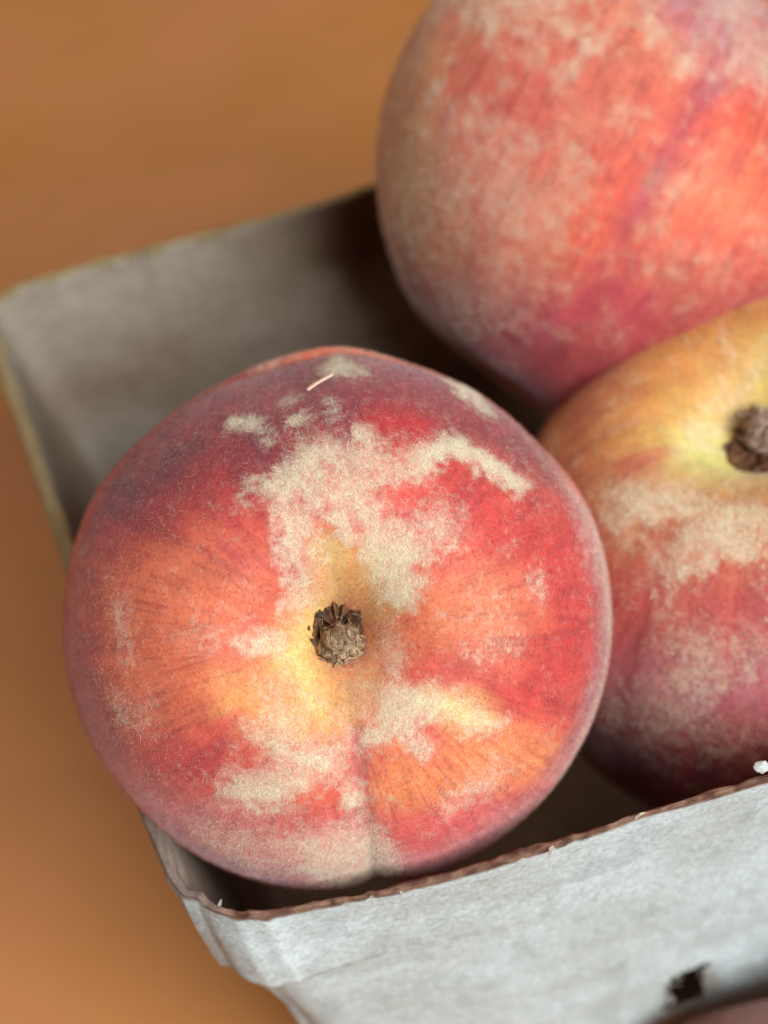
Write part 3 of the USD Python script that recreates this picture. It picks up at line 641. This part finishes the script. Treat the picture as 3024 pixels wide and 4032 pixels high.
    def build(self, name, label, strands, width, length, seed, bulk_towards, skin=None):
        base = np.array([self.c[0], self.c[1], self.world[:, 2].min()])
        self.base, self.path = base, "/World/" + name
        thing(name, base, label, "peach")
        part(self.path, "skin", trimesh.Trimesh(self.world - base, self.f, process=False), skin or skin_mat, True, self.col, {"down": self.down}, self.bloom)
        self.fuzz(strands, width, length, seed, bulk_towards)

    def fuzz(self, count, width, length, seed, towards):
        r = np.random.default_rng(seed)
        tri = self.world[self.f]
        area = np.linalg.norm(np.cross(tri[:, 1] - tri[:, 0], tri[:, 2] - tri[:, 0]), axis=1)
        dens = 0.035 + self.down[self.f].mean(1) ** 1.5
        facing = smooth(-0.45, 0.0, self.N[self.f].mean(1) @ np.array(towards))
        w = area * dens * (0.06 + facing)
        k = r.choice(len(w), count, p=w / w.sum())
        b = r.dirichlet([1, 1, 1], count)
        root = (tri[k] * b[..., None]).sum(1)
        n = unit((self.N[self.f[k]] * b[..., None]).sum(1))
        t = unit(np.cross(n, r.normal(size=(count, 3))))
        clump = np.stack([fbm(root * 700 + 5 * q, 2, seed + q) - 0.5 for q in range(3)], 1) * 1.8
        t = unit(t + clump - n * (clump * n).sum(1)[:, None])
        L = length * r.uniform(0.45, 1.25, count)[:, None]
        lift = r.uniform(0.12, 0.85, count)[:, None]
        d1 = unit(t + n * lift)
        d2 = unit(d1 + r.normal(size=(count, 3)) * 0.55)
        pts = np.stack([root - n * 0.00003, root + d1 * L * 0.5, root + d1 * L * 0.5 + d2 * L * 0.5], 1) - self.base
        bright = r.random(count) < 0.14 * smooth(0.15, 0.5, self.down[self.f[k, 0]])
        wd = np.tile(np.array([1.0, 0.85, 0.25]) * width, (count, 1)) * (r.uniform(0.6, 1.1, count) * (1 + 0.45 * bright))[:, None]
        cv = UsdGeom.BasisCurves.Define(stage, self.path + "/fuzz")
        cv.CreateTypeAttr("linear")
        cv.CreateCurveVertexCountsAttr(Vt.IntArray.FromNumpy(np.full(count, 3, np.int32)))
        cv.CreatePointsAttr(Vt.Vec3fArray.FromNumpy(pts.reshape(-1, 3).astype(np.float32)))
        cv.CreateWidthsAttr(Vt.FloatArray.FromNumpy(wd.ravel().astype(np.float32)))
        cv.SetWidthsInterpolation("vertex")
        tint = self.col[self.f[k, 0]] * 1.1
        tint = tint + (lin((248, 240, 218)) - tint) * np.clip(0.16 + 0.9 * self.down[self.f[k, 0]] + r.uniform(-0.35, 0.2, count) + 0.45 * bright * (0.3 + self.down[self.f[k, 0]]), 0.03, 1.1)[:, None]
        UsdGeom.PrimvarsAPI(cv).CreatePrimvar("pigment", Sdf.ValueTypeNames.Color3fArray, "vertex").Set(Vt.Vec3fArray.FromNumpy(np.repeat(tint, 3, 0).astype(np.float32)))
        UsdShade.MaterialBindingAPI.Apply(cv.GetPrim()).Bind(down_mat)
        tag(cv.GetPrim(), kind="stuff")

    def at(self, direction, lift=0.0):
        """Point on the skin in a given direction from the middle."""
        i = int(np.argmax(unit(self.world - self.c) @ unit(direction)))
        return self.world[i] + self.N[i] * lift, self.N[i]


C1, C2, C3 = map(np.array, (P1_CENTRE, P2_CENTRE, P3_CENTRE))
LOOKER = unit(np.array([-0.02, -0.68, 0.73]))
front_peach = Peach(P1_CENTRE, P1_FACE, P1_RADIUS, P1_STEM, P1_SEAM, (212, 82, 64), ((158, 52, 58), (205, 105, 76)), P1_PIGMENT, P1_DOWN, (400, 640), 2, cavity=(0.40, 0.20, 1.3), general=0.13,
                    flats=[(P1_FLAT_A, 0.042), (P1_FLAT_B, 0.026)])
right_peach = Peach(np.array(P3_CENTRE) + np.array(P3_FACE[1]) * 0.0004, P3_FACE, P3_RADIUS, P3_STEM, P3_SEAM, (198, 110, 70), ((150, 50, 60), (205, 130, 70)), P3_PIGMENT, P3_DOWN, (260, 420), 5,
                    cavity=(0.36, 0.22, 1.5), dents=[(C1, P1_RADIUS * 1.003)], general=0.12, mottle=0.5, seam_depth=0.0003, pale_warm=(214, 168, 132), pale_white=(224, 206, 172), stretch=(P3_FACE[1], 0.05))
P2_AXIS = unit(np.cross(np.cross(P2_SEAM_A, P2_SEAM_B), unit(np.array(P2_SEAM_A) + P2_SEAM_B)))
back_peach = Peach(P2_CENTRE, P2_FACE, P2_RADIUS, P2_AXIS, unit(np.array(P2_SEAM_A) + P2_SEAM_B), (206, 104, 80), ((175, 60, 60), (210, 135, 85)), P2_PIGMENT, P2_DOWN, (260, 420), 8,
                   seam_depth=0.00028, stretch=(np.array(P2_FACE[1]) * 0.9 - np.array(P2_FACE[0]) * 0.35, 0.16), dents=[(C3, P3_RADIUS * 1.003), (C1, P1_RADIUS * 1.003)], general=0.25, mottle=0.8, pale_warm=(208, 156, 112), pale_white=(216, 186, 160))
front_peach.build("peach", "red-orange peach with its dry stem in full view, in the basket's front left corner", 190000, 0.000033, 0.00068, 1, LOOKER)
right_peach.build("peach_001", "peach with yellow-green hollow round a dark stem, in the basket's front right", 40000, 0.00005, 0.0009, 2, LOOKER)
back_peach.build("peach_002", "pinkish red blurred peach standing highest at the back of the basket, no stem showing", 14000, 0.00005, 0.0010, 3, LOOKER, soft_skin_mat)


# ---------------------------------------------------------------- dry stems
def lathe_blob(axis_pts, radii, n, seed, rough):
    """A knobbly closed tube through the points."""
    P_ = np.array(axis_pts, float); m = len(P_)
    vs = []
    for i in range(m):
        d = unit(P_[min(i + 1, m - 1)] - P_[max(i - 1, 0)])
        a = unit(np.cross(d, [0.31, 0.74, 0.6])); b = np.cross(d, a)
        ang = np.linspace(0, 2 * math.pi, n, endpoint=False)
        ringp = P_[i] + (np.cos(ang)[:, None] * a + np.sin(ang)[:, None] * b) * radii[i]
        vs.append(ringp)
    v = np.vstack([P_[0], *vs, P_[-1]])
    c = np.repeat(P_, n, 0)
    nn = unit(v[1:-1] - c + 1e-12)
    v[1:-1] += nn * ((fbm(v[1:-1] * 1300, 4, seed) - 0.5) * rough)[:, None]
    f = []
    for i in range(m - 1):
        for q in range(n):
            a, b = 1 + i * n + q, 1 + i * n + (q + 1) % n
            f += [[a, b, b + n], [a, b + n, a + n]]
    f += [[0, 1 + (q + 1) % n, 1 + q] for q in range(n)]
    e = len(v) - 1; z = 1 + (m - 1) * n
    f += [[e, z + q, z + (q + 1) % n] for q in range(n)]
    return trimesh.Trimesh(v, np.array(f), process=False)


def stem(peach, lean, size, seed, grey):
    """Dried stalk stub: a dark cup at the bottom of the hollow, a frayed grey core leaning out of it, slivers round both."""
    a = peach.axis
    i = int(np.argmax(peach.n @ a))
    foot = peach.world[i]
    lean = unit(lean - a * (lean @ a))
    side = np.cross(a, lean)
    # the cup, an oval collar of old flower scales
    ang = np.linspace(0, 2 * math.pi, 48, endpoint=False)
    prof = [(0.75, -0.3), (0.98, 0.25), (1.06, 0.75), (1.0, 1.15), (0.86, 1.25), (0.76, 1.15), (0.6, 1.05), (0.3, 1.0)]
    vs = []
    for rr, hh in prof:
        rag = (fbm(np.column_stack([np.cos(ang) * 4, np.sin(ang) * 4, np.full(48, hh * 3)]), 3, seed) - 0.5)
        rad = size * (rr + 0.22 * rag)
        vs.append(foot + (np.cos(ang)[:, None] * lean * 1.45 + np.sin(ang)[:, None] * side * 0.98) * rad[:, None] + a * (size * (hh + 0.7 * rag * (hh > 0.9)))[:, None])
    vs = np.vstack(vs); n = 48
    f = []
    for r_ in range(len(prof) - 1):
        for q in range(n):
            A_, B_ = r_ * n + q, r_ * n + (q + 1) % n
            f += [[A_, B_, B_ + n], [A_, B_ + n, A_ + n]]
    vs = np.vstack([vs, foot + a * size * 0.98]); e = len(vs) - 1
    f += [[(len(prof) - 1) * n + q, (len(prof) - 1) * n + (q + 1) % n, e] for q in range(n)]
    t = fbm(vs * 900, 3, seed + 2)[:, None]
    cc = lin((72, 42, 30)) * (1 - t) + lin((134, 90, 62)) * t
    root = part(peach.path, "stem", trimesh.Trimesh(vs - peach.base, np.array(f), process=False), stem_mat, True, cc)
    sp = peach.path + "/stem"
    core_pts = [foot + a * size * h + lean * size * l for h, l in ((0.6, 0.1), (0.95, 0.35), (1.3, 0.6), (1.55, 0.85), (1.7, 1.0), (1.75, 1.05))]
    core = lathe_blob(core_pts, np.array([0.6, 0.76, 0.82, 0.74, 0.52, 0.14]) * size, 56, seed, size * 1.05)
    t = fbm(core.vertices * 1100, 3, seed + 4)[:, None]
    part(sp, "core", trimesh.Trimesh(core.vertices - peach.base, core.faces, process=False), stem_mat, True, lin((100, 74, 54)) * (1 - t) + lin(grey) * t)
    r = np.random.default_rng(seed)
    k = r.choice(np.arange(30, len(core.vertices)), 150)
    fm = flakes(core.vertices[k], np.array(core.vertex_normals)[k], size * 0.26, 0.4, seed + 1)
    part(sp, "fibre", trimesh.Trimesh(fm.vertices - peach.base, fm.faces, process=False), stem_mat, False, np.repeat(lin(grey) * r.uniform(0.5, 1.15, (150, 1)), 12, 0))
    tag(stage.GetPrimAtPath(sp + "/fibre"), kind="stuff")
    k = r.choice(np.arange(2 * n, 5 * n), 40)
    nn = unit(vs[k] - foot)
    fm = flakes(vs[k], nn, size * 0.38, 0.3, seed + 7)
    part(sp, "scale", trimesh.Trimesh(fm.vertices - peach.base, fm.faces, process=False), stem_mat, False, np.repeat(lin((112, 88, 68)) * r.uniform(0.5, 1.3, (40, 1)), 12, 0))
    tag(stage.GetPrimAtPath(sp + "/scale"), kind="stuff")


stem(front_peach, np.array(P1_SEAM), 0.0034, 3, (186, 152, 118))
stem(right_peach, np.array(UP) * 0.9 + np.array(RIGHT) * 0.5, 0.0041, 9, (190, 158, 138))

# ---------------------------------------------------------------- small bits lying about
a, na = front_peach.at(STRAW_SPOT, 0.0007)
b, nb_ = front_peach.at(STRAW_END, 0.0010)
w = unit(np.cross(b - a, na)) * 0.00026
t = na * 0.00013
v, f = [], []
for u, s in ((-0.05, 0.7), (0.3, 1.0), (0.62, 0.8), (1.0, 1.1), (1.08, 0.5)):
    c = a + (b - a) * u + na * 0.00008 * math.sin(u * 5)
    v += [c - w * s + t, c + w * s + t, c + w * s - t, c - w * s - t]
for r_ in range(4):
    for q in range(4):
        A_, B_ = r_ * 4 + q, r_ * 4 + (q + 1) % 4
        f += [[A_, B_, B_ + 4], [A_, B_ + 4, A_ + 4]]
f += [[0, 2, 1], [0, 3, 2], [16, 17, 18], [16, 18, 19]]
tag(usdkit.mesh(stage, "/World/straw_sliver", trimesh.Trimesh(np.array(v), np.array(f)), straw_mat, smooth=False).GetPrim(),
    "tiny pale straw sliver lying on the dark red upper skin of the front left peach", "straw")


def crumb(name, where, r, seed, label, cat):
    m = trimesh.creation.icosphere(3, r)
    m.vertices *= 1 + (fbm(m.vertices / r * 1.8 + seed, 3, seed) - 0.5)[:, None] * 0.9
    m.vertices *= [1.35, 1.0, 0.8]
    m.vertices += where
    tag(usdkit.mesh(stage, "/World/" + name, m, lint_mat, smooth=True).GetPrim(), label, cat)


crumb("paper_crumb", (0.0722, 0.0014, RIM + 0.0006), 0.00070, 4, "small white crumb of pulp on the brown front edge of the basket, at the right", "crumb")

# ---------------------------------------------------------------- the hand resting at the foot of the basket
TIPS = [(0.0620, -0.0035, 0.0105), (0.0780, -0.0250, 0.0100), (0.0850, -0.0440, 0.0100), (0.0980, -0.0610, 0.0095)]


def chain(points, radii):
    out = []
    for (p, r), (q, s) in zip(list(zip(points, radii))[:-1], list(zip(points, radii))[1:]):
        out.append(manifold3d.Manifold.batch_hull([manifold3d.Manifold.sphere(r, 24).translate(tuple(map(float, p))), manifold3d.Manifold.sphere(s, 24).translate(tuple(map(float, q)))]))
    return out


knuckles = [(0.146, -0.030, 0.036), (0.150, -0.051, 0.037), (0.150, -0.071, 0.034), (0.146, -0.088, 0.029)]
bones = []
for tip, kn in zip(TIPS, knuckles):
    tip, kn = np.array(tip), np.array(kn)
    mid1 = tip + (kn - tip) * 0.28 + [0, 0, 0.006]
    mid2 = tip + (kn - tip) * 0.58 + [0, 0, 0.010]
    bones += chain([tip, mid1, mid2, kn], [0.0088, 0.0094, 0.0100, 0.0115])
wrist = np.array([0.232, -0.082, 0.036])
for kn in knuckles:
    bones += chain([kn, np.array(kn) * 0.25 + wrist * 0.75, wrist], [0.0115, 0.016, 0.021])
bones += chain([wrist + [-0.014, 0.012, 0.004], (0.196, -0.030, 0.046), (0.170, -0.012, 0.062), (0.148, -0.009, 0.074)], [0.018, 0.0145, 0.0108, 0.0090])
bones += chain([wrist, wrist + [0.09, -0.03, 0.012], wrist + [0.2, -0.06, 0.03]], [0.023, 0.027, 0.034])
body = manifold3d.Manifold.batch_boolean(bones, manifold3d.OpType.Add).refine_to_length(0.003)
mm = body.to_mesh()
hand = trimesh.Trimesh(mm.vert_properties[:, :3], mm.tri_verts)
trimesh.smoothing.filter_taubin(hand, iterations=14)
hand_base = np.array([0.16, -0.05, 0.0])
thing("person", hand_base, "bare hand in front of the basket, a blurred fingertip in the lower right corner", "person")
part("/World/person", "hand", trimesh.Trimesh(hand.vertices - hand_base, hand.faces, process=False), hand_mat, True)
nail_mat = look("fingernail", {"p": ("principled_bsdf", {"base_color": lin((214, 168, 156)), "roughness": 0.3})}, [])
for q, (tip, kn) in enumerate(zip(TIPS, knuckles)):
    d = unit(np.array(kn) - tip); sd = unit(np.cross(d, [0, 0, 1.0])); n_ = np.cross(sd, d)
    nail = trimesh.creation.icosphere(2, 1.0)
    nail.vertices = nail.vertices * [0.0055, 0.0046, 0.0009]
    nail.vertices[:, 2] -= (nail.vertices[:, 1] ** 2) * 60
    nail.vertices = np.array(tip) + d * 0.003 + n_ * 0.0083 + nail.vertices @ np.array([d, sd, n_]) - hand_base
    part("/World/person", "fingernail" if q == 0 else f"fingernail_{q:03d}", nail, nail_mat, True)
